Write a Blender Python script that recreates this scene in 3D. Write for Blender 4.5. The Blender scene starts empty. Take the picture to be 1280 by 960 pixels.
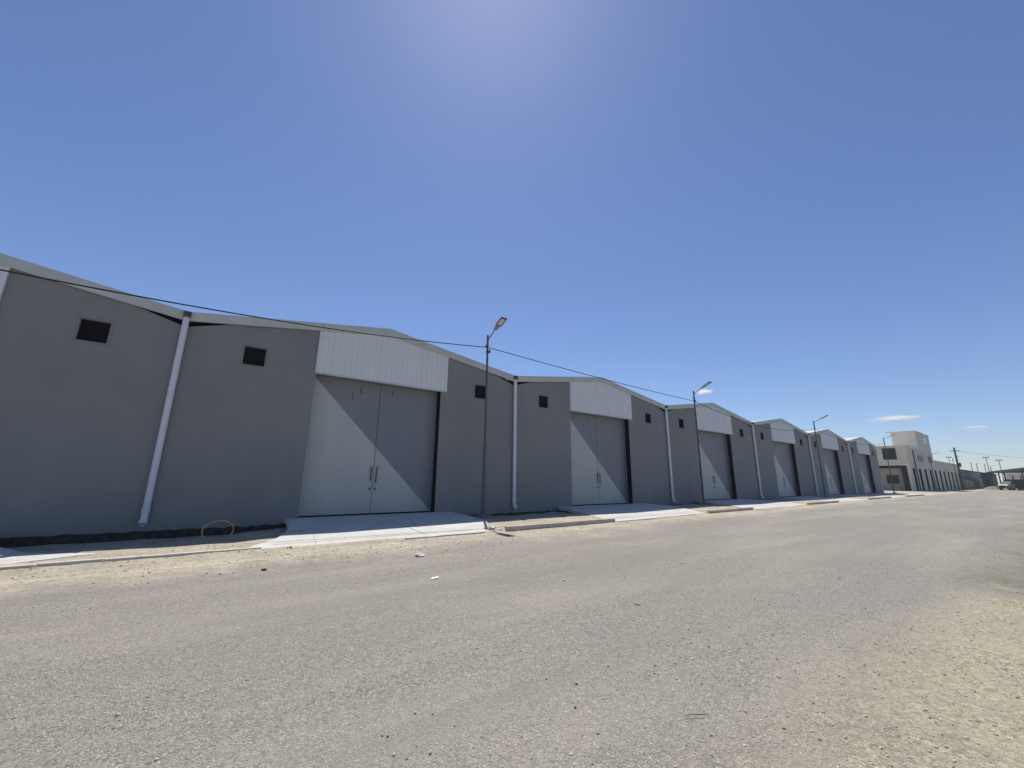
import bpy, bmesh, math, random
from mathutils import Vector, Matrix, noise

scene = bpy.context.scene
R = math.radians
# ------------------------------------------------------------------ camera, sky, sun, exposure
F, PIT, ROL, YAW = 498.573, 0.230485, 0.0129069, 0.631213
cam_d = bpy.data.cameras.new('camera')
cam = bpy.data.objects.new('camera', cam_d)
scene.collection.objects.link(cam)
scene.camera = cam
cam_d.sensor_width = 36.0
cam_d.lens = F / 1280 * 36.0
cam_d.clip_start = 0.05
cam_d.clip_end = 12000
cy_, sy_, cp_, sp_ = math.cos(YAW), math.sin(YAW), math.cos(PIT), math.sin(PIT)
fw = Vector((sy_ * cp_, cy_ * cp_, sp_))
rt = Vector((cy_, -sy_, 0))
up = rt.cross(fw)
rt2 = rt * math.cos(ROL) + up * math.sin(ROL)
up2 = up * math.cos(ROL) - rt * math.sin(ROL)
M = Matrix((rt2, up2, -fw)).transposed().to_4x4()
M.translation = Vector((0, 0, 1.6))
cam.matrix_world = M

SUN_EL, SUN_AZ = R(62.5), R(30.6)          # azimuth from +Y towards +X
w = bpy.data.worlds.new('World')
scene.world = w
w.use_nodes = True
wn = w.node_tree.nodes
sky = wn.new('ShaderNodeTexSky')
sky.sky_type = 'NISHITA'
sky.sun_disc = False
sky.sun_elevation = SUN_EL
sky.sun_rotation = SUN_AZ
sky.altitude = 1500
sky.air_density = 1.2
sky.dust_density = 0.75
sky.ozone_density = 3.0
bg = wn['Background']
bg.inputs['Strength'].default_value = 0.085
tint = wn.new('ShaderNodeMix'); tint.data_type = 'RGBA'; tint.blend_type = 'MULTIPLY'
tint.inputs[0].default_value = 1.0
tint.inputs[7].default_value = (1.00, 1.04, 1.22, 1)
w.node_tree.links.new(sky.outputs[0], tint.inputs[6])
w.node_tree.links.new(tint.outputs[2], bg.inputs['Color'])

sd = bpy.data.lights.new('sun', 'SUN')
sd.energy = 4.7
sd.angle = R(0.53)
sd.color = (1.0, 0.955, 0.89)
sun = bpy.data.objects.new('sun', sd)
scene.collection.objects.link(sun)
tosun = Vector((math.sin(SUN_AZ) * math.cos(SUN_EL), math.cos(SUN_AZ) * math.cos(SUN_EL), math.sin(SUN_EL)))
sun.rotation_euler = tosun.to_track_quat('Z', 'Y').to_euler()
sun.location = tosun * 40

scene.view_settings.view_transform = 'Standard'
scene.view_settings.look = 'None'
scene.view_settings.gamma = 1
scene.view_settings.exposure = 0.1
scene.render.engine = 'CYCLES'
scene.cycles.volume_bounces = 12
scene.cycles.max_bounces = 16

# ------------------------------------------------------------------ node helpers
class NT:
    def __init__(s, name, rough=0.8, metallic=0.0, spec=0.3):
        s.m = bpy.data.materials.new(name)
        s.m.use_nodes = True
        s.t = s.m.node_tree
        s.b = s.t.nodes['Principled BSDF']
        s.b.inputs['Roughness'].default_value = rough
        s.b.inputs['Metallic'].default_value = metallic
        s.b.inputs['Specular IOR Level'].default_value = spec
        s.co = s.t.nodes.new('ShaderNodeTexCoord')
    def link(s, a, b): s.t.links.new(a, b)
    def mapped(s, scale=(1, 1, 1), rot=(0, 0, 0), space='Object'):
        n = s.t.nodes.new('ShaderNodeMapping')
        n.inputs['Scale'].default_value = scale
        n.inputs['Rotation'].default_value = rot
        s.link(s.co.outputs[space], n.inputs['Vector'])
        return n.outputs[0]
    def noise(s, scale, detail=4, rough=0.55, vec=None, dist=0.0):
        n = s.t.nodes.new('ShaderNodeTexNoise')
        n.inputs['Scale'].default_value = scale
        n.inputs['Detail'].default_value = detail
        n.inputs['Roughness'].default_value = rough
        n.inputs['Distortion'].default_value = dist
        s.link(vec if vec else s.co.outputs['Object'], n.inputs['Vector'])
        return n.outputs['Fac']
    def voro(s, scale, vec=None, out='Distance', rand=1.0):
        n = s.t.nodes.new('ShaderNodeTexVoronoi')
        n.inputs['Scale'].default_value = scale
        n.inputs['Randomness'].default_value = rand
        s.link(vec if vec else s.co.outputs['Object'], n.inputs['Vector'])
        return n.outputs[out]
    def ramp(s, fac, stops):
        n = s.t.nodes.new('ShaderNodeValToRGB')
        e = n.color_ramp.elements
        while len(e) < len(stops): e.new(0.5)
        for i, (p, c) in enumerate(stops):
            e[i].position = p
            e[i].color = (c, c, c, 1) if isinstance(c, (int, float)) else (*c, 1)
        s.link(fac, n.inputs[0])
        return n.outputs[0]
    def mix(s, fac, a, b, mode='MIX'):
        n = s.t.nodes.new('ShaderNodeMix')
        n.data_type = 'RGBA'
        n.blend_type = mode
        for v, ix in ((fac, 0), (a, 6), (b, 7)):
            sock = n.inputs[ix]
            if isinstance(v, (int, float)): sock.default_value = v if ix == 0 else (v, v, v, 1)
            elif isinstance(v, tuple): sock.default_value = (*v, 1)
            else: s.link(v, sock)
        return n.outputs[2]
    def math(s, op, a, b=None, c=None, clamp=False):
        n = s.t.nodes.new('ShaderNodeMath')
        n.operation = op
        n.use_clamp = clamp
        for v, sock in zip((a, b, c), n.inputs):
            if v is None: continue
            if isinstance(v, (int, float)): sock.default_value = v
            else: s.link(v, sock)
        return n.outputs[0]
    def sep(s, vec=None):
        n = s.t.nodes.new('ShaderNodeSeparateXYZ')
        s.link(vec if vec else s.co.outputs['Object'], n.inputs[0])
        return n.outputs
    def color(s, c):
        if isinstance(c, tuple): s.b.inputs['Base Color'].default_value = (*c, 1)
        else: s.link(c, s.b.inputs['Base Color'])
        return s
    def bump(s, h, strength=0.3, dist=0.01):
        n = s.t.nodes.new('ShaderNodeBump')
        n.inputs['Strength'].default_value = strength
        n.inputs['Distance'].default_value = dist
        s.link(h, n.inputs['Height'])
        s.link(n.outputs[0], s.b.inputs['Normal'])
        return s

def plain(name, c, rough=0.7, metallic=0.0, var=0.12, scale=3.0, spec=0.3):
    n = NT(name, rough, metallic, spec)
    f = n.noise(scale, 5)
    lo = tuple(v * (1 - var) for v in c); hi = tuple(min(1, v * (1 + var)) for v in c)
    n.color(n.mix(n.ramp(f, [(0.3, 0), (0.7, 1)]), lo, hi))
    return n.m

MT = {}
def wall_paint():
    n = NT('grey_wall_paint', 0.85, 0, 0.2)
    big = n.ramp(n.noise(0.35, 5, 0.6), [(0.3, 0), (0.72, 1)])
    streak = n.ramp(n.noise(1.0, 4, 0.6, n.mapped((2.2, 2.2, 0.12))), [(0.35, 0), (0.75, 1)])
    c = n.mix(big, (0.222, 0.225, 0.222), (0.258, 0.260, 0.254))
    c = n.mix(n.math('MULTIPLY', streak, 0.30), c, (0.205, 0.21, 0.215))
    z = n.sep()[2]
    dirt = n.ramp(n.math('ADD', n.math('MULTIPLY', z, -1.1), n.noise(1.6, 5)), [(0.0, 0), (0.9, 1)])
    c = n.mix(n.math('MULTIPLY', dirt, 0.25), c, (0.19, 0.18, 0.165))
    spot = n.ramp(n.voro(0.9, None), [(0.0, 1), (0.022, 0)])
    c = n.mix(n.math('MULTIPLY', spot, 0.5), c, (0.5, 0.5, 0.48))
    n.color(c); n.bump(n.noise(22, 6, 0.6), 0.25, 0.006)
    return n.m
MT['wall'] = wall_paint()

def door_paint():
    n = NT('two_tone_door_paint', 0.5, 0.0, 0.35)
    x, y, z = n.sep()
    # diagonal from the top left to the bottom right corner of the opening
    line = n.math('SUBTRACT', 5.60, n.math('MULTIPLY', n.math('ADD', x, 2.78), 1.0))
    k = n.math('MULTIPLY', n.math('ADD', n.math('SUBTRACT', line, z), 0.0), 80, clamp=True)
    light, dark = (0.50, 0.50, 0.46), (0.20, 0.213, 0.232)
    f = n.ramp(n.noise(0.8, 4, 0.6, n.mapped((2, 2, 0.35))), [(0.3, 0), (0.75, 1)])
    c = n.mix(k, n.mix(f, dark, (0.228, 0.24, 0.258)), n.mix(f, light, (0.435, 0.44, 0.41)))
    rub = n.ramp(n.noise(3.0, 6, 0.7, n.mapped((3, 3, 0.6))), [(0.60, 0), (0.78, 1)])
    c = n.mix(n.math('MULTIPLY', rub, 0.16), c, (0.15, 0.16, 0.18))
    n.color(c); n.bump(n.noise(1.2, 2), 0.25, 0.02)
    return n.m
MT['door'] = door_paint()

def sheet_metal(name, c):
    n = NT(name, 0.45, 0.0, 0.4)
    f = n.ramp(n.noise(0.7, 4, 0.6), [(0.3, 0), (0.75, 1)])
    cc = n.mix(f, c, tuple(v * 0.92 for v in c))
    # lap of one sheet over the next each metre
    x = n.sep()[0]
    lap = n.math('FRACT', n.math('ADD', x, 50.37))
    lap = n.ramp(lap, [(0.0, 1), (0.018, 0)])
    n.color(n.mix(n.math('MULTIPLY', lap, 0.6), cc, tuple(v * 0.35 for v in c)))
    n.bump(n.noise(2.0, 3), 0.15, 0.01)
    return n.m
MT['cladding'] = sheet_metal('white_profiled_steel', (0.74, 0.76, 0.76))
MT['trim'] = plain('pale_flashing', (0.50, 0.51, 0.48), 0.5, 0.0, 0.10, 1.2)
MT['roof'] = plain('pale_roof_sheet', (0.62, 0.63, 0.63), 0.45, 0.0, 0.08, 0.8)
MT['black'] = plain('black_lining', (0.008, 0.009, 0.012), 0.7, 0, 0.3, 2, 0.1)
MT['interior'] = plain('interior_shade_black', (0.012, 0.012, 0.014), 0.9, 0, 0.3, 2, 0.05)  # near-black colour holds the shade of the unlit inside
def bitumen():
    n = NT('bitumen_coating', 0.55, 0, 0.3)
    f = n.ramp(n.noise(4, 6, 0.65), [(0.4, 0), (0.75, 1)])
    n.color(n.mix(f, (0.012, 0.012, 0.014), (0.08, 0.07, 0.06)))
    n.bump(n.noise(14, 5), 0.6, 0.02)
    return n.m
MT['bitumen'] = bitumen()
MT['pvc'] = plain('white_pvc', (0.66, 0.66, 0.70), 0.4, 0, 0.05, 3)
MT['frame'] = plain('window_render_band', (0.225, 0.215, 0.205), 0.85, 0, 0.12, 8)
MT['louvre'] = plain('dark_louvre_steel', (0.006, 0.006, 0.008), 0.5, 0, 0.2, 5)
MT['rust'] = plain('brown_gutter_box', (0.10, 0.085, 0.07), 0.6, 0, 0.3, 9)
MT['handle'] = plain('dark_handle_steel', (0.08, 0.085, 0.10), 0.5, 0.2, 0.2, 9)
def galv(name, c):
    n = NT(name, 0.5, 0.35, 0.4)
    f = n.ramp(n.noise(6, 5, 0.6, n.mapped((4, 4, 0.7))), [(0.35, 0), (0.7, 1)])
    sp = n.ramp(n.noise(26, 3), [(0.68, 0), (0.72, 1)])
    c1 = n.mix(f, c, tuple(v * 0.72 for v in c))
    n.color(n.mix(n.math('MULTIPLY', sp, 0.5), c1, (0.5, 0.5, 0.48)))
    n.bump(n.noise(30, 3), 0.2, 0.004)
    return n.m
MT['pole'] = galv('painted_pole_steel', (0.12, 0.125, 0.13))
MT['lamp_body'] = plain('lamp_housing', (0.36, 0.35, 0.28), 0.45, 0.2, 0.1, 9)
MT['lamp_rim'] = plain('lamp_rim', (0.03, 0.03, 0.035), 0.5, 0, 0.1, 9)
MT['lamp_glass'] = plain('lamp_lens', (0.75, 0.72, 0.64), 0.25, 0, 0.04, 9, 0.5)
MT['cable'] = plain('black_cable', (0.012, 0.012, 0.014), 0.6)

def ground_mat():
    n = NT('dusty_ground_and_asphalt', 0.92, 0, 0.12)
    P = n.co.outputs['Object']
    x, y, z = n.sep()
    warp = n.math('MULTIPLY', n.math('SUBTRACT', n.noise(0.35, 5, 0.6), 0.5), 3.2)
    warp2 = n.math('MULTIPLY', n.math('SUBTRACT', n.noise(2.2, 5, 0.7), 0.5), 0.9)
    yw = n.math('ADD', n.math('ADD', y, warp), warp2)
    # far edge of the carriageway (towards the sheds) and near gravelly verge
    far_e = n.math('SUBTRACT', yw, n.math('MULTIPLY', n.math('MAXIMUM', x, 0.0), 0.02))
    sand_far = n.ramp(n.math('MULTIPLY', n.math('SUBTRACT', far_e, 8.4), 0.34), [(0.0, 0), (1.0, 1)])
    near = n.ramp(n.math('MULTIPLY', n.math('SUBTRACT', 2.5, n.math('ADD', yw, n.math('MULTIPLY', x, 0.0))), 0.5), [(0.0, 0), (0.9, 1)])
    # asphalt: close pale aggregate worn to the surface
    agg = n.voro(95, None, 'Color')
    aggv = n.sep(agg)[0]
    fine = n.noise(160, 3, 0.7)
    asp = n.ramp(aggv, [(0.0, (0.11, 0.10, 0.09)), (0.3, (0.19, 0.178, 0.162)), (0.75, (0.25, 0.236, 0.212)), (0.95, (0.31, 0.295, 0.265)), (1.0, (0.50, 0.48, 0.44))])
    agg2 = n.sep(n.voro(42, None, 'Color'))[2]
    asp = n.mix(n.ramp(agg2, [(0.0, 0.85), (0.13, 0.0)]), asp, (0.085, 0.08, 0.072))
    asp = n.mix(n.ramp(agg2, [(0.9, 0.0), (1.0, 0.35)]), asp, (0.36, 0.345, 0.31))
    mid = n.noise(14, 4, 0.75)
    asp = n.mix(n.ramp(mid, [(0.36, 0.4), (0.5, 0.0)]), asp, (0.13, 0.122, 0.11))
    asp = n.mix(n.ramp(fine, [(0.30, 0.55), (0.55, 0.0)]), asp, (0.10, 0.095, 0.088))
    big = n.ramp(n.noise(0.16, 5, 0.55), [(0.34, 0), (0.68, 1)])
    asp = n.mix(n.math('MULTIPLY', big, 0.45), asp, (0.185, 0.178, 0.165))
    # lanes of dust dragged along the road
    lanes = n.ramp(n.noise(0.55, 6, 0.62, n.mapped((0.22, 1.0, 1.0), (0, 0, R(4)))), [(0.46, 0), (0.72, 1)])
    asp = n.mix(n.math('MULTIPLY', lanes, 0.5), asp, (0.29, 0.275, 0.24))
    worn = n.ramp(n.noise(0.8, 6, 0.6, n.mapped((0.10, 1.1, 1.0), (0, 0, R(-5)))), [(0.5, 0), (0.62, 1)])
    asp = n.mix(n.math('MULTIPLY', worn, 0.28), asp, (0.15, 0.145, 0.135))
    patch = n.ramp(n.noise(0.9, 6, 0.6), [(0.55, 0), (0.75, 1)])
    asp = n.mix(n.math('MULTIPLY', patch, 0.25), asp, (0.16, 0.155, 0.148))
    # sand with grit
    g = n.voro(38, None, 'Color'); gv = n.sep(g)[0]
    sand = n.ramp(n.noise(1.4, 7, 0.68), [(0.28, (0.27, 0.235, 0.185)), (0.5, (0.36, 0.32, 0.255)), (0.72, (0.47, 0.425, 0.35))])
    pink = n.ramp(n.noise(0.6, 4), [(0.5, 0), (0.72, 1)])
    sand = n.mix(n.math('MULTIPLY', pink, 0.3), sand, (0.37, 0.31, 0.24))
    wht = n.ramp(n.noise(0.8, 7, 0.7, n.mapped((0.35, 1.3, 1))), [(0.56, 0), (0.70, 1)])
    sand = n.mix(n.math('MULTIPLY', wht, 0.65), sand, (0.56, 0.53, 0.46))
    drag = n.noise(1.3, 7, 0.7, n.mapped((0.16, 2.2, 1.0), (0, 0, R(-2))))
    sand = n.mix(n.ramp(drag, [(0.52, 0), (0.62, 0.75)]), sand, (0.29, 0.265, 0.225))
    sand = n.mix(n.ramp(drag, [(0.36, 0.6), (0.44, 0)]), sand, (0.52, 0.47, 0.37))
    grit = n.sep(n.voro(26, None, 'Color'))[1]
    sand = n.mix(n.ramp(grit, [(0.0, 0.85), (0.14, 0.0)]), sand, (0.16, 0.14, 0.12))
    sand = n.mix(n.ramp(grit, [(0.9, 0.0), (1.0, 0.7)]), sand, (0.60, 0.56, 0.48))
    sand = n.mix(n.ramp(gv, [(0.0, 0.5), (0.25, 0.0)]), sand, (0.22, 0.19, 0.16))
    sand = n.mix(n.ramp(fine, [(0.35, 0.4), (0.55, 0.0)]), sand, (0.2, 0.17, 0.14))
    # gravel of the near verge: yellower, coarser
    grv = n.ramp(n.sep(n.voro(46, None, 'Color'))[1], [(0.0, (0.14, 0.125, 0.10)), (0.22, (0.26, 0.235, 0.185)), (0.7, (0.35, 0.32, 0.25)), (1.0, (0.50, 0.47, 0.40))])
    grv = n.mix(n.ramp(n.sep(n.voro(21, None, 'Color'))[0], [(0.0, 0.8), (0.13, 0.0)]), grv, (0.13, 0.115, 0.095))
    grv = n.mix(n.ramp(n.noise(1.1, 6, 0.65), [(0.35, 0), (0.7, 0.7)]), grv, (0.38, 0.345, 0.27))
    grv = n.mix(n.ramp(fine, [(0.3, 0.4), (0.5, 0.0)]), grv, (0.17, 0.155, 0.13))
    # old dark tar showing far out on the near side
    tar = n.math('MULTIPLY', n.ramp(n.math('SUBTRACT', x, 10.5), [(0.0, 0), (1.0, 1)]), n.ramp(n.noise(0.5, 5, 0.6), [(0.30, 0), (0.48, 1)]))
    grv = n.mix(n.math('MULTIPLY', tar, 0.8), grv, (0.12, 0.122, 0.112))
    near = n.math('MULTIPLY', near, n.ramp(n.noise(0.7, 6, 0.65), [(0.36, 0.45), (0.6, 1.0)]))
    breakup = n.ramp(n.math('ADD', sand_far, n.math('MULTIPLY', n.math('SUBTRACT', n.noise(5.5, 6, 0.7), 0.5), 0.7)), [(0.25, 0), (0.75, 1)])
    breakn = n.ramp(n.math('ADD', near, n.math('MULTIPLY', n.math('SUBTRACT', n.noise(6.5, 6, 0.7), 0.5), 0.9)), [(0.25, 0), (0.8, 1)])
    asp = n.mix(1.0, asp, (1.49, 1.44, 1.35), 'MULTIPLY')
    sand = n.mix(1.0, sand, (1.30, 1.30, 1.24), 'MULTIPLY')
    grv = n.mix(1.0, grv, (1.18, 1.17, 1.04), 'MULTIPLY')
    c = n.mix(breakup, asp, sand)
    c = n.mix(breakn, c, grv)
    n.color(c)
    h = n.math('ADD', n.math('MULTIPLY', n.voro(95), 0.5), n.math('MULTIPLY', n.noise(48, 5, 0.7), 0.9))
    h = n.math('ADD', h, n.math('MULTIPLY', n.noise(5, 5, 0.6), 1.2))
    n.bump(h, 0.95, 0.014)
    return n.m
MT['ground'] = ground_mat()

def concrete():
    n = NT('pale_concrete', 0.85, 0, 0.15)
    f = n.ramp(n.noise(0.9, 7, 0.65), [(0.3, 0), (0.7, 1)])
    c = n.mix(f, (0.50, 0.485, 0.445), (0.62, 0.61, 0.575))
    dust = n.ramp(n.noise(2.3, 7, 0.7), [(0.54, 0), (0.72, 1)])
    c = n.mix(n.math('MULTIPLY', dust, 0.5), c, (0.50, 0.44, 0.34))
    yy = n.sep()[1]
    edge = n.math('ADD', n.math('MULTIPLY', n.math('SUBTRACT', 12.9, yy), 0.55), n.math('MULTIPLY', n.math('SUBTRACT', n.noise(1.7, 7, 0.7), 0.5), 2.2))
    c = n.mix(n.ramp(edge, [(0.25, 0), (0.75, 0.75)]), c, (0.60, 0.54, 0.43))
    ck = n.t.nodes.new('ShaderNodeTexVoronoi'); ck.feature = 'DISTANCE_TO_EDGE'; ck.inputs['Scale'].default_value = 0.33
    n.link(n.co.outputs['Object'], ck.inputs['Vector'])
    c = n.mix(n.ramp(ck.outputs['Distance'], [(0.0, 0.55), (0.006, 0.0)]), c, (0.22, 0.2, 0.17))
    c = n.mix(n.ramp(n.noise(60, 3, 0.7), [(0.32, 0.35), (0.5, 0.0)]), c, (0.35, 0.33, 0.30))
    n.color(c); n.bump(n.noise(25, 6, 0.7), 0.35, 0.008)
    return n.m
MT['concrete'] = concrete()
def kerbm():
    n = NT('dusty_kerb_concrete', 0.85, 0, 0.15)
    f = n.ramp(n.noise(3, 6, 0.65), [(0.3, 0), (0.7, 1)])
    n.color(n.mix(f, (0.42, 0.36, 0.29), (0.56, 0.50, 0.42))); n.bump(n.noise(20, 6), 0.5, 0.01)
    return n.m
MT['kerb'] = kerbm()
MT['joint'] = plain('joint_dirt', (0.16, 0.14, 0.12), 0.9)
MT['stone'] = plain('pebble_stone', (0.42, 0.39, 0.34), 0.9, 0, 0.45, 9)
MT['pale_stone'] = plain('pale_rubble', (0.62, 0.58, 0.52), 0.9, 0, 0.15, 20)
MT['dark_bit'] = plain('dark_debris', (0.05, 0.045, 0.04), 0.9, 0, 0.3, 20)
MT['hose'] = plain('yellow_hose', (0.36, 0.32, 0.10), 0.45, 0, 0.15, 9)
MT['paper'] = plain('white_paper', (0.75, 0.75, 0.73), 0.8, 0, 0.05, 9)

def blockwork(name, c, mortar, sx=0.8, sy=0.4, rot=None):
    n = NT(name, 0.85, 0, 0.15)
    x, y, z = n.sep()
    comb = n.t.nodes.new('ShaderNodeCombineXYZ')
    n.link(n.math('ADD', x, y), comb.inputs[0]); n.link(z, comb.inputs[1])
    b = n.t.nodes.new('ShaderNodeTexBrick')
    b.inputs['Color1'].default_value = (*c, 1)
    b.inputs['Color2'].default_value = (*[v * 0.86 for v in c], 1)
    b.inputs['Mortar'].default_value = (*mortar, 1)
    b.inputs['Scale'].default_value = 1.0
    b.inputs['Brick Width'].default_value = sx
    b.inputs['Row Height'].default_value = sy
    b.inputs['Mortar Size'].default_value = 0.03
    n.link(comb.outputs[0], b.inputs['Vector'])
    f = n.ramp(n.noise(0.5, 6, 0.6), [(0.35, 0), (0.7, 1)])
    n.color(n.mix(n.math('MULTIPLY', f, 0.35), b.outputs[0], tuple(v * 0.75 for v in c)))
    n.bump(n.noise(8, 4), 0.3, 0.02)
    return n.m
MT['stone_wall'] = blockwork('cream_stone_cladding', (0.74, 0.69, 0.56), (0.48, 0.45, 0.37), 1.6, 0.45)
MT['cream'] = plain('cream_render', (0.68, 0.645, 0.56), 0.85, 0, 0.08, 0.6)
MT['panel_wall'] = blockwork('yellowish_stone_panel', (0.52, 0.49, 0.38), (0.22, 0.21, 0.18), 0.6, 0.3)
MT['black_frame'] = plain('black_cladding', (0.012, 0.012, 0.016), 0.4)
MT['glass'] = plain('dark_window_glass', (0.012, 0.013, 0.016), 0.45, 0, 0.1, 2, 0.5)
MT['mullion'] = plain('grey_mullion', (0.04, 0.04, 0.04), 0.5)
MT['grey_bld'] = plain('grey_render', (0.26, 0.27, 0.28), 0.85, 0, 0.12, 0.5)
MT['block'] = blockwork('unrendered_block', (0.33, 0.315, 0.26), (0.20, 0.19, 0.16), 0.4, 0.2)
MT['cap'] = plain('white_coping', (0.60, 0.60, 0.57), 0.8)
MT['dark_fascia'] = plain('dark_green_fascia', (0.018, 0.028, 0.034), 0.5)
MT['blue_shed'] = plain('blue_grey_sheet', (0.06, 0.08, 0.11), 0.6, 0, 0.3, 1.5)
MT['rubber'] = plain('tyre_rubber', (0.02, 0.02, 0.02), 0.85)
MT['truck_cab'] = plain('cream_truck_paint', (0.26, 0.24, 0.17), 0.45, 0, 0.15, 2)
MT['truck_box'] = plain('brown_truck_boards', (0.09, 0.07, 0.055), 0.8, 0, 0.35, 3)
MT['mound'] = plain('mound_earth', (0.20, 0.17, 0.13), 0.95, 0, 0.25, 1.2)

# ------------------------------------------------------------------ mesh helpers
C = scene.collection
def link(o, parent=None):
    C.objects.link(o)
    if parent: o.parent = parent
    return o
class MB:
    def __init__(s): s.v = []; s.f = []; s.smooth = []
    def add(s, vs, fs, sm=False):
        b = len(s.v); s.v += [tuple(v) for v in vs]
        s.f += [tuple(b + i for i in f) for f in fs]; s.smooth += [sm] * len(fs)
        return s
    def box(s, x0, x1, y0, y1, z0, z1):
        vs = [(x, y, z) for x in (x0, x1) for y in (y0, y1) for z in (z0, z1)]
        return s.add(vs, [(0, 1, 3, 2), (4, 6, 7, 5), (0, 4, 5, 1), (2, 3, 7, 6), (0, 2, 6, 4), (1, 5, 7, 3)])
    def prism_xz(s, poly, y0, y1):       # polygon in x,z pushed along y
        n = len(poly)
        vs = [(x, y0, z) for x, z in poly] + [(x, y1, z) for x, z in poly]
        fs = [tuple(range(n)), tuple(range(2 * n - 1, n - 1, -1))]
        fs += [(i, n + i, n + (i + 1) % n, (i + 1) % n) for i in range(n)]
        return s.add(vs, fs)
    def prism_xy(s, poly, z0, z1f):      # polygon in x,y; z1f(x,y) top height
        n = len(poly)
        vs = [(x, y, z0) for x, y in poly] + [(x, y, z1f(x, y)) for x, y in poly]
        fs = [tuple(range(n - 1, -1, -1)), tuple(range(n, 2 * n))]
        fs += [(i, (i + 1) % n, n + (i + 1) % n, n + i) for i in range(n)]
        return s.add(vs, fs)
    def tube(s, pts, r, seg=12, cap=True):
        pts = [Vector(p) for p in pts]
        rs = r if isinstance(r, (list, tuple)) else [r] * len(pts)
        rings = []; n = len(pts)
        prev = None
        for i, p in enumerate(pts):
            t = (pts[min(i + 1, n - 1)] - pts[max(i - 1, 0)]).normalized()
            a = prev if prev else (Vector((0, 0, 1)) if abs(t.z) < 0.9 else Vector((1, 0, 0)))
            u = (a - t * a.dot(t)).normalized(); v = t.cross(u); prev = u
            rings += [p + (u * math.cos(2 * math.pi * k / seg) + v * math.sin(2 * math.pi * k / seg)) * rs[i] for k in range(seg)]
        fs = [(i * seg + k, i * seg + (k + 1) % seg, (i + 1) * seg + (k + 1) % seg, (i + 1) * seg + k) for i in range(n - 1) for k in range(seg)]
        s.add(rings, fs, True)
        if cap:
            s.add(rings[:seg], [tuple(range(seg - 1, -1, -1))]); s.add(rings[-seg:], [tuple(range(seg))])
        return s
    def build(s, name, mat, parent=None, bevel=0, loc=None):
        me = bpy.data.meshes.new(name)
        me.from_pydata(s.v, [], s.f)
        me.polygons.foreach_set('use_smooth', s.smooth)
        bm = bmesh.new(); bm.from_mesh(me)
        bmesh.ops.recalc_face_normals(bm, faces=bm.faces)
        bm.to_mesh(me); bm.free()
        me.materials.append(mat)
        o = bpy.data.objects.new(name, me)
        link(o, parent)
        if loc: o.location = loc
        if bevel:
            m = o.modifiers.new('bevel', 'BEVEL'); m.width = bevel; m.segments = 2; m.limit_method = 'ANGLE'
        return o
def tag(o, label=None, cat=None, group=None, kind=None):
    for k, v in (('label', label), ('category', cat), ('group', group), ('kind', kind)):
        if v: o[k] = v
    return o
def empty(name, loc, label=None, cat=None, group=None, rz=0):
    o = bpy.data.objects.new(name, None)
    o.empty_display_size = 0.3
    o.location = loc; o.rotation_euler = (0, 0, rz)
    link(o)
    return tag(o, label, cat, group)
def copy_tree(o, parent=None):
    c = o.copy(); C.objects.link(c)
    if parent: c.parent = parent
    for ch in list(o.children): copy_tree(ch, c)
    return c
def sstep(a, b, x):
    t = max(0, min(1, (x - a) / (b - a))); return t * t * (3 - 2 * t)

WY = 17.6                                    # plane of the shed fronts
def base(x): return -0.2 + 0.17 * max(0, min(1, (x - 8) / 47))

# ------------------------------------------------------------------ driveway slabs and kerbs (plan)
SLABS = [  # polygon, front to back
    [(-16, 12.5), (-6, 12.6), (-3.9, 12.85), (-2.6, 13.25), (-1.9, 13.75), (-3.2, 14.6), (-5.0, WY), (-14, WY)],
    [(0.75, 12.02), (4.0, 11.96), (7.55, 11.9), (7.95, 12.05), (9.25, 14.3), (9.3, WY), (2.45, WY), (2.3, 15.3), (1.9, 14.0), (1.3, 12.8)],
    [(14.25, 11.75), (18, 11.8), (21.8, 12.0), (22.9, 13.2), (24.0, 15.2), (24.1, WY), (16.3, WY), (15.2, 14.6), (14.6, 13.2)],
    [(27.2, 11.8), (36.0, 11.8), (37.4, 13.4), (38.5, WY), (30.8, WY), (29.0, 14.2)],
    [(43.0, 11.8), (51.6, 11.8), (52.6, 13.8), (53.1, WY), (45.2, WY), (44.2, 14.2)],
    [(60.0, 11.8), (66.9, 11.8), (67.6, 14.0), (67.8, WY), (59.8, WY), (59.9, 14.2)],
    [(77.2, 11.8), (84, 11.8), (86, 13.4), (86, WY), (74.3, WY), (75.6, 14.2)],
]
def inside(poly, x, y):
    c = False
    for i in range(len(poly)):
        (x0, y0), (x1, y1) = poly[i], poly[i - 1]
        if (y0 > y) != (y1 > y) and x < (x1 - x0) * (y - y0) / (y1 - y0) + x0: c = not c
    return c
def slab_top(x, y):
    if x < -1.3:
        f = sstep(WY, 15.2, y); return (1 - f) * 0.012 - f * 0.235
    f = sstep(WY, 11.8, y)
    return (1 - f) * 0.012 + f * (base(x) + 0.018)

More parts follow.
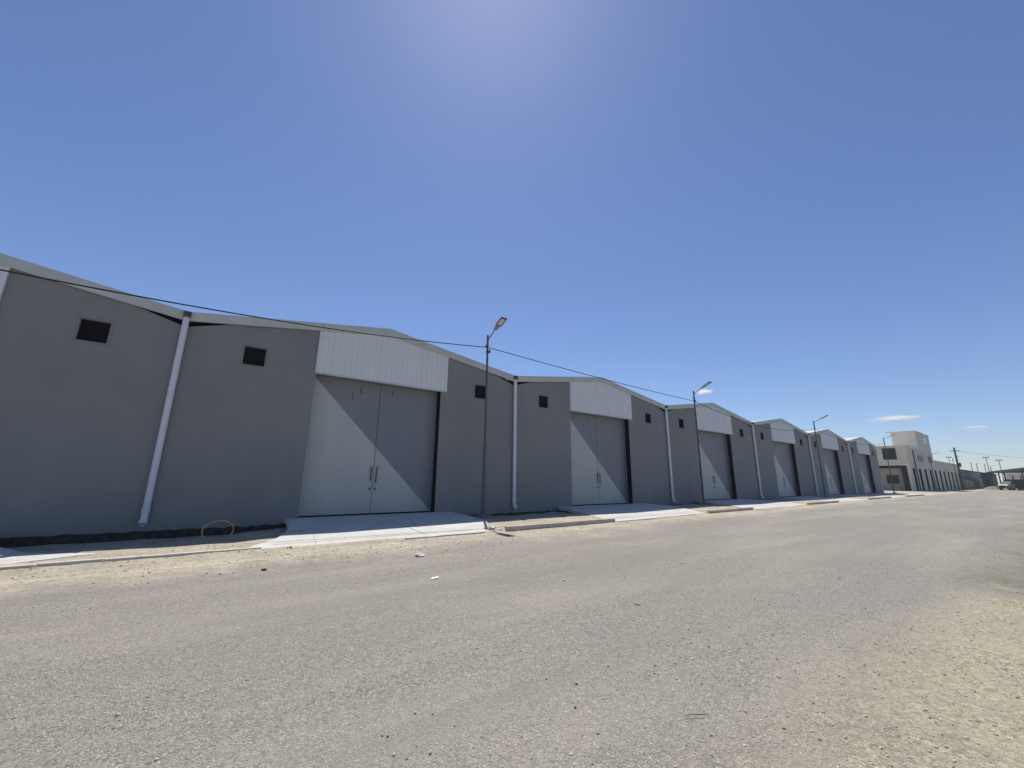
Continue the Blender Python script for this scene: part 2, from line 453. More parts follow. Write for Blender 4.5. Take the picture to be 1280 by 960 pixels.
# ------------------------------------------------------------------ ground: one sheet to the horizon
def gh(x, y):
    z = base(x)
    nz = noise.noise(Vector((x * 0.45, y * 0.6, 3))) * 0.05 + noise.noise(Vector((x * 1.7, y * 1.7, 9))) * 0.022 + noise.noise(Vector((x * 4.5, y * 4.5, 19))) * 0.01
    v = sstep(10.6, 12.2, y) * (1 - sstep(17.8, 20, y)) if x < 90 else 0
    z += v * (nz * 0.8 + 0.035) if y > 11.8 else v * 0.3 * nz
    z -= 0.075 * (1 - sstep(0.6, 2.4, x)) * sstep(12.3, 13.6, y) * (1 - sstep(20, 24, y))
    if x < 88:
        trench = sstep(13.9, 17.3, y) * (1 - sstep(19, 22, y))
        t = trench * (0.12 + 0.6 * nz + 0.03 * (1 - sstep(1.0, 2.2, x)) + 0.05 * (1 - sstep(13, 16, x)))
        t += trench * 0.07 * noise.noise(Vector((x * 1.1, y * 0.8, 33)))
        if x > 55: t *= 0.6
        z -= t
    near = sstep(2.8, 0.8, y) * (1 - sstep(40, 80, abs(x)))
    z += near * nz * 0.55
    if 11.4 < y < 18:
        for p in SLABS:
            if inside(p, x, y): z = min(z, slab_top(x, y) - 0.05); break
    return z
def axis(segs):
    out = [segs[0][0]]
    for a, b, st in segs:
        n = max(1, round((b - a) / st)); out += [a + (b - a) * (i + 1) / n for i in range(n)]
    return out
xs = axis([(-2200, -600, 800), (-600, -60, 90), (-60, -16, 4), (-16, 32, 0.2), (32, 90, 0.5), (90, 300, 15), (300, 1200, 150), (1200, 2400, 600)])
ys = axis([(-2200, -400, 900), (-400, -30, 60), (-30, -4, 2), (-4, 3.5, 0.25), (3.5, 10.5, 0.7), (10.5, 18.2, 0.16), (18.2, 22, 0.8), (22, 60, 8), (60, 600, 90), (600, 2400, 600)])
g = MB()
nx, ny = len(xs), len(ys)
for yv in ys:
    for xv in xs: g.v.append((xv, yv, gh(xv, yv)))
for j in range(ny - 1):
    for i in range(nx - 1):
        g.f.append((j * nx + i, j * nx + i + 1, (j + 1) * nx + i + 1, (j + 1) * nx + i)); g.smooth.append(True)
tag(g.build('ground', MT['ground']), kind='structure', label='pale sandy ground and gravel verge beside the road')

# road: worn asphalt sheet lying on the ground, dust thins it out at both edges
rx = axis([(-600, -60, 60), (-60, 90, 2), (90, 600, 30)])
rd = MB()
def redge(x, s): return noise.noise(Vector((x * 0.5, s, 0))) * 0.35
for xv in rx:
    for yy, dz in ((2.7 + redge(xv, 5), -0.03), (3.5, 0.006), (6, 0.03), (9.3, 0.006), (10.1 + redge(xv, 9), -0.03)):
        rd.v.append((xv, yy, base(xv) + dz))
for i in range(len(rx) - 1):
    for k in range(4):
        a = i * 5 + k; rd.f.append((a, a + 5, a + 6, a + 1)); rd.smooth.append(True)
tag(rd.build('road', MT['ground']), kind='structure', label='worn dusty asphalt road in front of the sheds')

for i, p in enumerate(SLABS):
    # fine outline so that the slab follows its slope
    pts = []
    for k in range(len(p)):
        (x0, y0), (x1, y1) = p[k], p[(k + 1) % len(p)]
        m = max(1, int(math.hypot(x1 - x0, y1 - y0) / 0.35))
        for q in range(m):
            t = q / m; x, y = x0 + (x1 - x0) * t, y0 + (y1 - y0) * t
            nx_ = noise.noise(Vector((x * 1.3, y * 1.3, i))) * 0.12 + noise.noise(Vector((x * 4, y * 4, i))) * 0.05; ny_ = (noise.noise(Vector((x * 1.3, y * 1.3, i + 40))) * 0.09 + noise.noise(Vector((x * 5, y * 5, i + 40))) * 0.035) if y < WY - .1 else 0
            x += nx_; y += ny_
            pts.append((x, y))
    bm = bmesh.new()
    f = bm.faces.new([bm.verts.new((x, y, 0)) for x, y in pts])
    for yc in [11.9 + 0.45 * q for q in range(13)]:
        bmesh.ops.bisect_plane(bm, geom=bm.verts[:] + bm.edges[:] + bm.faces[:], plane_co=(0, yc, 0), plane_no=(0, 1, 0))
    for v in bm.verts: v.co.z = slab_top(v.co.x, v.co.y)
    r = bmesh.ops.extrude_face_region(bm, geom=bm.faces[:])
    for v in [e for e in r['geom'] if isinstance(e, bmesh.types.BMVert)]: v.co.z -= 0.16
    bmesh.ops.recalc_face_normals(bm, faces=bm.faces)
    me = bpy.data.meshes.new('pavement'); bm.to_mesh(me); bm.free()
    me.materials.append(MT['concrete'])
    o = bpy.data.objects.new('pavement', me); link(o)
    tag(o, kind='structure', label='pale concrete driveway slab in front of a shed door')
    # the saw cut along the front and across the middle of each slab
    j = MB()
    xa, xb = p[0][0] + 0.5, p[1][0] if len(p) < 9 else p[2][0]
    n = 24
    def strip(fn, wd, nrm):
        vs = []
        for q in range(n + 1):
            x, y = fn(q / n)
            for sgn in (-1, 1):
                xx, yy = x + nrm[0] * wd * sgn, y + nrm[1] * wd * sgn
                vs.append((xx, yy, slab_top(xx, yy) + 0.006))
        j.add(vs, [(2 * q, 2 * q + 1, 2 * q + 3, 2 * q + 2) for q in range(n)])
    strip(lambda t: (xa + 0.3 + (xb - xa - 0.3) * t, 12.52 + (0.25 if i == 0 else 0)), 0.012, (0, 1))
    dc = -1.5 + 14.5 * (i - 1) + 7.25
    if 0 < i < 6: strip(lambda t: (dc, 12.3 + (WY - 12.5) * t), 0.010, (1, 0))
    jo = j.build('pavement_joint', MT['joint'], o)

def kerb(x0, x1, y, h, wd, label, mat='kerb', y1=None):
    y1 = y if y1 is None else y1
    n = max(2, int((x1 - x0) / 0.9)); g_ = 0.005
    r = empty('kerb', (x0, y, base(x0)), label, 'kerb', 'kerbs along the pavement edge')
    for q in range(n):
        a = x0 + (x1 - x0) * q / n + g_; b = x0 + (x1 - x0) * (q + 1) / n - g_
        ya = (y1 - y) * q / n + random.uniform(-0.012, 0.012)
        z = base(a) - base(x0) + h + random.uniform(-0.008, 0.008)
        MB().box(a - x0, b - x0, ya, ya + wd, z - 0.3, z).build('kerb_stone', MT[mat], r, bevel=0.012)
    return r
random.seed(4)
kerb(-5.2, 1.25, 11.93, 0.08, 0.12, 'thin pale kerb sunk almost flush in the sand, nearest the left edge', 'concrete', 11.95)
KL = ['reddish dusty kerb in front of the wall right of the nearest lamp post',
      'short kerb beside the second street lamp',
      'kerb between the third and the fourth driveway slab',
      'kerb in front of the fourth lamp-side wall, fourth along the row of raised kerbs',
      'farthest raised kerb at the end of the grey sheds']
for (a, b, y), l in zip([(8.45, 14.1, 11.72), (21.95, 27.1, 11.8), (36.2, 42.8, 11.8), (51.8, 59.8, 11.8), (67.1, 77, 11.8)], KL):
    kerb(a, b, y, 0.15, 0.16, l)

# ------------------------------------------------------------------ grey warehouses
def rf(x): return 8.24 - 0.149 * abs(x)             # top of the verge trim
def wt(x):                                          # top of the wall
    a = 7.94 - 0.149 * abs(x)
    return min(a + 0.01, 6.65 + (7.25 - abs(x)) * 0.31)
def make_shed():
    root = empty('warehouse', (0, 0, 0))
    D = 34.0
    wl = MB(); th = 0.45
    zb = -0.72
    def col(x0, x1, segs):                          # vertical strip split in z
        for z0, z1 in segs:
            a0, a1 = (wt(x0), wt(x1)) if z1 is None else (z1, z1)
            wl.prism_xz([(x0, z0), (x1, z0), (x1, a1), (x0, a0)], 0, th)
    for s in (-1, 1):
        def c(a, b, segs):
            x0, x1 = sorted((s * a, s * b)); col(x0, x1, segs)
        c(7.249, 5.95, [(zb, None)])
        c(5.95, 5.43, [(zb, None)])
        c(5.43, 4.71, [(zb, 5.62), (6.35, None)])
        c(4.71, 2.88 if s < 0 else 2.78, [(zb, None)])
    wl.prism_xz([(-2.88, 5.70), (2.78, 5.70), (2.78, wt(2.78)), (0, wt(0)), (-2.88, wt(-2.88))], 0, th)
    for s in (-1, 1):
        x0, x1 = sorted((s * 7.22, s * 7.06)); wl.box(x0, x1, th, D, zb, 6.8)
    wl.prism_xz([(-7.22, zb), (7.22, zb), (7.22, 6.8), (0, 7.85), (-7.22, 6.8)], D, D + 0.2)
    wl.build('wall', MT['wall'], root)
    # roof sheets, with black panels painting shade into the gap above the wall ends
    r = MB()
    def chev(mb, top, bot, e, y0, y1):
        mb.prism_xz([(-e, top - .149 * e), (0, top), (e, top - .149 * e), (e, bot - .149 * e), (0, bot), (-e, bot - .149 * e)], y0, y1)
    chev(r, 8.235, 8.165, 7.13, -0.10, D + 0.3)
    r.build('roof', MT['roof'], root)
    for s in (-1, 1):
        MB().prism_xz([(s * 7.24, 6.3), (s * 5.5, 6.6), (s * 5.5, 7.25), (s * 7.24, 7.02)], th + 0.01, th + 0.06).build('eaves_gap_shade', MT['interior'], root)
    t = MB(); chev(t, 8.25, 7.93, 7.14, -0.13, -0.104)
    to = t.build('verge_trim', MT['trim'], root)
    t = MB(); chev(t, 8.264, 8.243, 7.14, -0.138, 0.12); t.build('trim_cap', MT['trim'], to)
    t = MB(); chev(t, 7.950, 7.931, 7.14, -0.1035, -0.05); t.build('trim_return', MT['trim'], to)
    # profiled gable cladding above the door
    cl = MB(); x = -2.92; pr = []
    while x < 3.04 - 0.05:
        pr += [(x, -0.05), (x + 0.125, -0.05), (x + 0.145, -0.10), (x + 0.215, -0.10), (x + 0.235, -0.05)]
        x += 0.25
    pr = [(min(a, 3.04), b) for a, b in pr]
    vs = []
    for a, b in pr: vs += [(a, b, 5.69), (a, b, 7.96 - 0.149 * abs(a) if abs(a) < 3.1 else 7.5)]
    cl.add(vs, [(2 * i, 2 * i + 2, 2 * i + 3, 2 * i + 1) for i in range(len(pr) - 1)])
    cl.box(-2.93, -2.918, -0.105, -0.004, 5.69, 7.51); cl.box(3.04, 3.052, -0.105, -0.004, 5.69, 7.49)
    clo = cl.build('gable_cladding', MT['cladding'], root)
    ft = MB(); ft.box(-2.94, 3.06, -0.105, -0.06, 5.655, 5.705); ft.build('bottom_flashing', MT['trim'], clo)
    # door leaves
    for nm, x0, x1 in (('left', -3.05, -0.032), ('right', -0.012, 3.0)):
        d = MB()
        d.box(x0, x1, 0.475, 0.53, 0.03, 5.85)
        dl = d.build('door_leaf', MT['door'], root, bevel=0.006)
        h = MB()
        hx = -0.13 if nm == 'left' else 0.10
        zz = (1.38, 2.0) if nm == 'left' else (1.30, 1.98)
        h.box(hx - 0.025, hx + 0.025, 0.415, 0.432, zz[0], zz[1])
        h.box(hx - 0.02, hx + 0.02, 0.432, 0.476, zz[0] + 0.06, zz[0] + 0.1)
        h.box(hx - 0.02, hx + 0.02, 0.432, 0.476, zz[1] - 0.1, zz[1] - 0.06)
        h.build('handle', MT['handle'], dl, bevel=0.008)
        l = MB(); l.box(hx - 0.035, hx + 0.035, 0.455, 0.476, 1.0, 1.10); l.build('lock', MT['handle'], dl)
        for bx, bz in (((-1.22, 5.02), (-0.90, 5.33)) if nm == 'left' else ((0.55, 5.35),)):
            bb = MB(); bb.box(bx - 0.018, bx + 0.018, 0.462, 0.476, bz - 0.16, bz + 0.16); bb.build('bracket', MT['handle'], dl)
    jb = MB()
    jb.box(2.755, 2.778, 0.006, 0.34, 0.0, 5.69)
    jb.build('door_frame', MT['black'], root)
    vd = MB(); vd.box(-3.3, 3.3, 0.60, 0.64, 0.0, 5.95); vd.box(-3.1, 3.05, 0.452, 0.60, 0.0, 0.03); vd.build('door_gap_shade', MT['interior'], root)  # near-black sheets paint the shade behind and under the leaves
    # high ventilation windows
    for s in (-1, 1):
        cx = 5.07 * s
        wv = MB()
        a, b, z0, z1 = cx - 0.36, cx + 0.36, 5.62, 6.35
        wv.box(a - 0.055, b + 0.055, -0.014, 0.05, z1 - 0.012, z1 + 0.05); wv.box(a - 0.055, b + 0.055, -0.03, 0.06, z0 - 0.05, z0 + 0.012)
        wv.box(a - 0.055, a + 0.012, -0.013, 0.05, z0 + 0.012, z1 - 0.012); wv.box(b - 0.012, b + 0.055, -0.013, 0.05, z0 + 0.012, z1 - 0.012)
        fo = wv.build('window_frame', MT['frame'], root, bevel=0.006)
        lv = MB()
        for q in range(2):
            z = z0 + 0.12 + q * 0.26
            lv.add([(a + .01, 0.08, z), (b - .01, 0.08, z), (b - .01, 0.15, z + 0.07), (a + .01, 0.15, z + 0.07), (a + .01, 0.088, z - .012), (b - .01, 0.088, z - .012), (b - .01, 0.158, z + 0.058), (a + .01, 0.158, z + 0.058)],
                   [(0, 1, 2, 3), (7, 6, 5, 4), (0, 4, 5, 1), (2, 6, 7, 3), (1, 5, 6, 2), (0, 3, 7, 4)])
        lv.build('louvre', MT['louvre'], fo)
        bk = MB(); bk.box(a - 0.01, b + 0.01, 0.18, 0.22, z0 - 0.01, z1 + 0.01); bk.box(b - 0.02, b - 0.002, 0.052, 0.18, z0, z1); bk.build('window_shade_backing', MT['interior'], fo)  # black panel and side strip paint in the shade of opening and jamb
    # ragged bitumen band at the foot of the wall
    for x0, x1 in ((-7.249, -2.9), (2.8, 7.249)):
        n = 40
        top = [(x0 + (x1 - x0) * q / n, -0.19 + 0.05 * noise.noise(Vector((q * 0.35 + x0, 0, 0))) + 0.02 * noise.noise(Vector((q * 1.3 + x0, 5, 0)))) for q in range(n + 1)]
        MB().prism_xz([(x0, -0.72), (x1, -0.72)] + top[::-1], -0.016, -0.001).build('bitumen_plinth', MT['bitumen'], root)
    # rainwater pipe at the left valley
    px = -7.25
    p = MB()
    p.tube([(px, -0.13, 6.98), (px, -0.13, 0.34), (px, -0.15, 0.24), (px, -0.22, 0.12), (px, -0.30, 0.03)], 0.095, 16, cap=False)
    p.tube([(px, -0.13, 6.98), (px, -0.13, 0.34), (px, -0.15, 0.24), (px, -0.22, 0.12), (px, -0.30, 0.03)], 0.086, 16, cap=False)
    p.tube([(px, -0.13, 0.50), (px, -0.13, 0.36)], 0.112, 16); p.tube([(px, -0.20, 0.145), (px, -0.30, 0.03)], 0.108, 16, cap=False)
    for z in (2.3, 4.4, 6.2): p.box(px - 0.02, px + 0.02, -0.05, -0.001, z - 0.02, z + 0.02)
    pp = p.build('downpipe', MT['pvc'], root)
    gbx = MB(); gbx.box(px - 0.10, px + 0.10, -0.25, -0.02, 6.96, 7.13); gbx.box(px - .118, px + .118, -0.27, -0.02, 7.131, 7.16)
    gbx.build('gutter_box', MT['rust'], root)
    gt = MB(); gt.box(px - 0.11, px + 0.11, -0.015, D, 6.88, 6.95); gt.build('valley_gutter', MT['rust'], root)
    return root
SL = {-1: 'grey shed cut off by the left edge of the photo, only its right wall visible',
      0: 'largest fully visible grey shed, its right wall crossed by the nearest street lamp',
      1: 'grey gabled shed just right of the nearest lamp, second full door from the left',
      2: 'grey gabled shed whose left wall meets the second street lamp',
      3: 'grey gabled shed between the second and the third street lamp, no lamp touching its door',
      4: 'grey gabled shed whose door stands right behind the third street lamp',
      5: 'last and smallest grey gabled shed, next to the cream stone building'}
shed = make_shed()
for k in range(-1, 6):
    o = shed if k == -1 else copy_tree(shed)
    o.location = (-1.5 + 14.5 * k + 7.25, WY, 0)
    tag(o, SL[k], 'warehouse', 'row of grey gabled sheds')

# ------------------------------------------------------------------ street lamps
def make_lamp():
    root = empty('street_lamp', (0, 0, 0))
    p = MB()
    p.tube([(0, 0, -0.1), (0, 0, 0.5), (0, 0, 3.2), (0, 0, 3.25), (0, 0, 8.85)], [0.075, 0.075, 0.07, 0.058, 0.05], 14)
    p.build('pole', MT['pole'], root)
    b = MB()
    b.box(-0.14, 0.14, -0.14, 0.14, -0.05, 0.025)
    for sx in (-1, 1):
        for sy in (-1, 1): b.tube([(sx * .1, sy * .1, 0.02), (sx * .1, sy * .1, 0.07)], 0.014, 6)
    b.build('base_plate', MT['pole'], root, bevel=0.006)
    a = MB()
    a.tube([(0, -0.05, 8.62), (0, -0.20, 8.70), (0, -0.62, 8.95), (0, -0.72, 9.0)], 0.027, 10)
    a.build('arm', MT['pole'], root)
    for z in (8.58, 8.30, 8.15): MB().tube([(0, 0, z - 0.02), (0, 0, z + 0.02)], 0.068, 14).build('pole_band', MT['pole'], root)
    MB().box(-0.10, -0.045, -0.07, 0.06, 8.22, 8.30).build('pole_bolt', MT['lamp_rim'], root)
    cb = MB(); cb.tube([(0, 0, 7.90), (0, 0, 8.02)], 0.066, 14)
    cb.box(0.05, 0.16, -0.05, 0.05, 7.93, 8.0); cb.box(0.12, 0.155, -0.03, 0.03, 8.0, 8.14)
    cb.build('cable_clamp', MT['lamp_rim'], root)
    # head: local frame along the arm, tilted up
    th = math.atan2(0.35, 0.76)
    def L(u, v, w_):   # u along arm, v across, w up
        return (v, -0.66 - u * math.cos(th) + w_ * math.sin(th) * -1 * -1 * 0 - w_ * -math.sin(th) * 0 + w_ * math.sin(th) * 0, 8.96 + u * math.sin(th) + w_ * math.cos(th))
    def hbox(mb, u0, u1, v0, v1, w0, w1, tp=1.0):
        vs = [L(u, v * (tp if u == u0 else 1), w_) for u in (u0, u1) for v in (v0, v1) for w_ in (w0, w1)]
        mb.add(vs, [(0, 1, 3, 2), (4, 6, 7, 5), (0, 4, 5, 1), (2, 3, 7, 6), (0, 2, 6, 4), (1, 5, 7, 3)])
    h = MB(); hbox(h, 0.0, 0.30, -0.13, 0.13, -0.03, 0.06, 0.75); hbox(h, 0.30, 0.86, -0.17, 0.17, 0.0, 0.045)
    for q in range(5): hbox(h, 0.36 + q * 0.09, 0.38 + q * 0.09, -0.15, 0.15, 0.045, 0.075)
    hd = h.build('lamp_head', MT['lamp_body'], root, bevel=0.008)
    r = MB(); hbox(r, 0.30, 0.86, -0.17, -0.125, -0.022, -0.002); hbox(r, 0.30, 0.86, 0.125, 0.17, -0.022, -0.002)
    hbox(r, 0.30, 0.345, -0.124, 0.124, -0.022, -0.002); hbox(r, 0.80, 0.86, -0.124, 0.124, -0.022, -0.002)
    r.build('lens_rim', MT['lamp_rim'], hd)
    gl = MB(); hbox(gl, 0.347, 0.798, -0.122, 0.122, -0.012, -0.002); gl.build('lens', MT['lamp_glass'], hd)
    return root
lamp = make_lamp()
LP = [(-21.5, 1.0, None), (10.35, 1.0, 'nearest and tallest street lamp, slim grey pole with tilted lamp head on the pavement'),
      (29.6, 0.965, 'second street lamp, its head in front of the small white cloud'),
      (55.0, 0.955, 'third street lamp, in front of the grey sheds with their small far doors'),
      (84.8, 0.96, 'fourth street lamp, standing in front of the cream stone building'),
      (121, 0.84, 'slim far street lamp beside the long arcade of the cream building'),
      (150, 0.88, 'thin far street lamp next to the taller dark pole')]
for i, (x, s, l) in enumerate(LP):
    if l is None: continue
    o = lamp if i == 1 else copy_tree(lamp)
    o.location = (x, 16.3 if i < 5 else 16.6, base(x) + 0.02 - (0.02 if i < 5 else 0)); o.scale = (1, 1, s)
    tag(o, l, 'street lamp', 'street lamps along the sheds')
# earth heaps round the lamp feet
for x, l in ((10.35, 'dark heap of earth round the foot of the nearest street lamp'),
             (29.6, 'dark heap of earth round the foot of the second street lamp'),
             (84.8, 'dark heap of earth round the foot of the fourth street lamp')):
    m = MB(); n = 22; rings = 6; rr = 0.75
    for a in range(rings + 1):
        for k in range(n):
            r_ = rr * a / rings; ang = 2 * math.pi * k / n
            xx, yy = r_ * math.cos(ang) * (1 + .2 * math.sin(ang * 3)), r_ * math.sin(ang) * 0.6
            m.v.append((xx, yy, 0.17 * math.cos(a / rings * 1.57) + 0.05 * noise.noise(Vector((xx * 4 + x, yy * 4, 0))) - (0.10 if a == rings else 0)))
    for a in range(rings):
        for k in range(n):
            m.f.append((a * n + k, a * n + (k + 1) % n, (a + 1) * n + (k + 1) % n, (a + 1) * n + k)); m.smooth.append(True)
    o = m.build('earth_heap', MT['dark_bit'] if False else MT['mound'], loc=(x, 16.25, base(x) - 0.03)); tag(o, l, 'earth heap', 'earth heaps round lamp feet')

# ------------------------------------------------------------------ overhead cable, one span per object
def span(x0, z0, x1, z1, sag, label, y=16.24, r=0.02):
    pts = []
    for q in range(41):
        t = q / 40; pts.append((x0 + (x1 - x0) * t, y, z0 + (z1 - z0) * t - 4 * sag * t * (1 - t)))
    o = MB().tube(pts, r, 8).build('overhead_cable', MT['cable'])
    tag(o, label, 'cable', 'overhead cable between lamps')
span(-21.5, 8.0, 10.28, 7.99, 1.06, 'thick black cable sagging from the left edge to the nearest street lamp', r=0.024)
span(10.42, 7.99, 29.55, 7.58, 0.10, 'black cable between the nearest and the second street lamp')
span(29.65, 7.58, 54.95, 7.45, 0.95, 'black cable between the second and the third street lamp')
span(55.05, 7.45, 84.75, 7.6, 0.8, 'thin cable from the third to the fourth street lamp')

# ------------------------------------------------------------------ cream two-storey building beyond the sheds
K = 0.905
def T(x, y, z): return (x * K, y * K, (z - 1.6) * K + 1.6)
CX, CYY, _ = T(125.2, 20.67, 0)       # near corner: 113.3, 18.7
gz = -0.03
root = empty('stone_building', (CX, CYY, gz), 'cream stone two-storey building with black portal, roof tower and long arcade', 'building')
def P(mb, name, mat, parent=root, bevel=0): return mb.build(name, MT[mat], parent, bevel)
H1, HT, HA = 8.95, 12.75, 4.62
LB, LT = 26.0, 26.0
# front block walls; local x along street, y away from street
m = MB()
m.box(0, 4.4, 0.4, 24, 5.05, H1)            # upper front, over the portal recess
m.box(0, 2.4, 0, 0.4, -0.3, H1)             # corner pier
m.box(2.4, LB, 0.0, 0.5, HA, H1 - 0.4)
m.box(2.4, LB, 0.5, 24, HA, H1 - 0.6)
m.box(2.4, LB + 36, 1.0, 1.4, -0.3, HA)     # back of the arcade
P(m, 'wall', 'stone_wall')
m = MB(); m.box(1.0, 1.4, 1.3, 24, -0.3, 4.7); rw = P(m, 'portal_wall', 'panel_wall')
m = MB(); m.box(-0.02, 1.2, 0.4, 1.3, -0.3, 5.049); m.box(-0.02, 1.2, 1.3, 24, 4.55, 5.049); P(m, 'portal_frame', 'black_frame')
m = MB(); m.box(-0.25, 4.6, -0.2, 24.2, H1, H1 + 0.16); m.box(4.6, LB + .2, -0.2, 24.2, H1 - 0.6, H1 - 0.44); P(m, 'parapet_coping', 'cream')
# windows of the street front
def fwin(y0, y1, z0, z1, slats, x=0.0):
    m = MB()
    for a in ((y0 - .1, y1 + .1, z1, z1 + .1), (y0 - .1, y1 + .1, z0 - .1, z0), (y0 - .1, y0, z0, z1), (y1, y1 + .1, z0, z1)): m.box(x - 0.06, x - 0.002, *a)
    f = P(m, 'window', 'black_frame')
    m = MB(); m.box(x - 0.03, x - 0.006, y0, y1, z0, z1); P(m, 'pane', 'glass', f)
    m = MB()
    if slats:
        for q in range(1, 6): z = z0 + (z1 - z0) * q / 6; m.box(x - 0.075, x - 0.031, y0 + .12, y1 - .12, z - .05, z + .05)
    for q in (1, 2): y = y0 + (y1 - y0) * q / 3; m.box(x - 0.07, x - 0.032, y - .04, y + .04, z0, z1)
    P(m, 'mullion', 'mullion', f)
fwin(1.7, 3.6, 6.35, 8.5, True)
fwin(2.2, 3.9, 1.5, 3.05, False, 1.0)
fwin(6.0, 7.7, 6.35, 8.5, True)
# roof tower with overhanging slab and a round hole
m = MB()
TX0, TX1 = 12.1, 26.8
m.box(TX0, TX1 - 0.0, 0.52, 0.9, H1 - 0.55, HT) if False else None
def ring_wall(mb, x0, x1, y0, y1, z0, z1, cx, cz, r, n=28):
    # wall with a round hole, built as a strip of quads
    out = []
    for q in range(n):
        a = 2 * math.pi * q / n; dx, dz = math.cos(a), math.sin(a)
        t = min([( (x1 - cx) / dx if dx > 1e-6 else ((x0 - cx) / dx if dx < -1e-6 else 1e9)), ((z1 - cz) / dz if dz > 1e-6 else ((z0 - cz) / dz if dz < -1e-6 else 1e9))])
        out.append(((cx + r * dx, cz + r * dz), (cx + t * dx, cz + t * dz)))
    cor = [(x1, z1), (x0, z1), (x0, z0), (x1, z0)]
    for q in range(n):
        (i0, o0), (i1, o1) = out[q], out[(q + 1) % n]
        poly = [i0, o0]
        for cc in cor:
            ang = lambda p_: math.atan2(p_[1] - cz, p_[0] - cx) % (2 * math.pi)
            a0, a1, ac = ang(o0), ang(o1), ang(cc)
            if a1 < a0: a1 += 2 * math.pi
            if a0 + 1e-5 < ac < a1 - 1e-5: poly.append(cc)
        poly += [o1, i1]
        mb.prism_xz(poly, y0, y1)
ring_wall(m, TX0 + 5, TX1, -0.02, 0.28, H1 - 1.2, HT, TX1 - 5.2, HT - 1.3, 0.72)
m.box(TX0, TX0 + 5, -0.02, 0.28, H1 - 0.44, HT)
m.box(TX0, TX0 + 0.3, 0.28, 3.7, H1 - 0.44, HT)
m.box(TX1 - 7.2, TX1 - 6.9, 0.28, 3.7, H1 - 0.44, HT)
m.box(TX0, TX1 - 6.9, 3.7, 4.0, H1 - 0.44, HT)
m.box(LB, TX1, -0.02, 0.28, HA, H1 - 1.2)
tw = P(m, 'roof_tower', 'cream')
m = MB(); m.box(TX0 - 0.5, TX1 - 6.9, -0.15, 4.7, HT, HT + 0.22); m.box(TX1 - 6.9, TX1 + .1, -0.10, 0.4, HT, HT + 0.16); P(m, 'roof_slab', 'cream', tw)
# small upper windows of the long side
for x in (9.5, 11.6, 13.8, 20.8, 23.4):
    m = MB(); m.box(x, x + 1.0, -0.05, 0.0 - .002, 6.15, 7.55); f = P(m, 'window', 'black_frame')
    m = MB(); m.box(x + .1, x + .9, -0.062, -0.051, 6.25, 7.45); P(m, 'pane', 'glass', f)
# arcade and the parapet wall over it
m = MB(); m.box(LB, 62, 0, 0.6, HA, 6.85); m.box(LB, 62, 0.6, 14, HA, 6.4); P(m, 'arcade_wall', 'stone_wall')
m = MB(); m.box(LB + 1.52, 62.1, -0.08, 0.75, 6.85, 6.98); P(m, 'arcade_coping', 'cap')
x = 2.4; q = 0
while x < 60:
    sp = 5.7
    m = MB(); m.box(x + 2.3, min(x + sp, 62), 0, 0.98, -0.3, HA - 0.002); P(m, 'pier', 'stone_wall')
    m = MB(); m.box(x + .02, x + 2.28, 0.52, 0.60, -0.3, HA - .01); P(m, 'arcade_door', 'black_frame')
    m = MB(); m.box(x + 2.27, x + 2.297, 0.02, 0.51, -0.28, HA - .02); P(m, 'reveal_shade', 'black_frame')  # black sheet puts the jamb's shade into the colour
    x += sp; q += 1
m = MB(); m.tube([(5.2, -0.15, -0.2), (5.2, -0.15, 8.3)], 0.09, 8); P(m, 'downpipe', 'black_frame')
m = MB(); m.box(61.6, 62, 0.6, 14, -0.3, HA); P(m, 'end_wall', 'cream')

# ------------------------------------------------------------------ far end of the street
def boxobj(name, mat, x0, x1, y0, y1, z0, z1, label, cat, group=None):
    rt_ = empty(name, ((x0 + x1) / 2, y0, z0), label, cat, group)
    return rt_
# low block wall with white coping
r = empty('boundary_wall', (172, 18.2, gz), 'low unrendered block wall with pale coping, right of the cream building', 'wall')
m = MB(); m.box(3, 32, 0, 0.3, -0.3, 2.3); m.box(32, 60, 0, 0.3, -0.3, 2.75)
m.build('block_courses', MT['block'], r)
m = MB(); m.box(3, 32, -0.06, 0.36, 2.3, 2.42); m.box(32, 60.1, -0.06, 0.36, 2.75, 3.0); m.build('coping', MT['cap'], r)
for k in range(8):
    m = MB(); m.box(5 + k * 7.2, 5.5 + k * 7.2, -0.12, -0.01, -0.3, 2.28); m.build('buttress', MT['block'], r)
# grey building with rows of small windows
r = empty('grey_building', (176, 19.5, gz), 'long grey two-storey building with small square windows and dark roof edge', 'building')
m = MB(); m.box(0, 74, 0, 14, -0.3, 5.5); m.build('wall', MT['grey_bld'], r)
m = MB(); m.box(-0.4, 74.4, -0.5, 14.4, 5.5, 5.8); m.build('roof', MT['dark_fascia'], r)
for row, z in enumerate((3.05, 4.35)):
    for k in range(9):
        if (row, k) == (0, 8): continue
        x = 8 + k * 4.6
        m = MB(); m.box(x, x + 2.4, -0.06, -0.002, z, z + 0.85); f = m.build('window', MT['glass'], r)
        m = MB(); m.box(x - .1, x + 2.5, -0.12, -0.002, z - .1, z - .005); m.build('sill', MT['cap'], f)
m = MB(); m.box(54, 62, -0.07, -0.002, 0.0, 5.2); m.build('dark_panel', MT['blue_shed'], r)
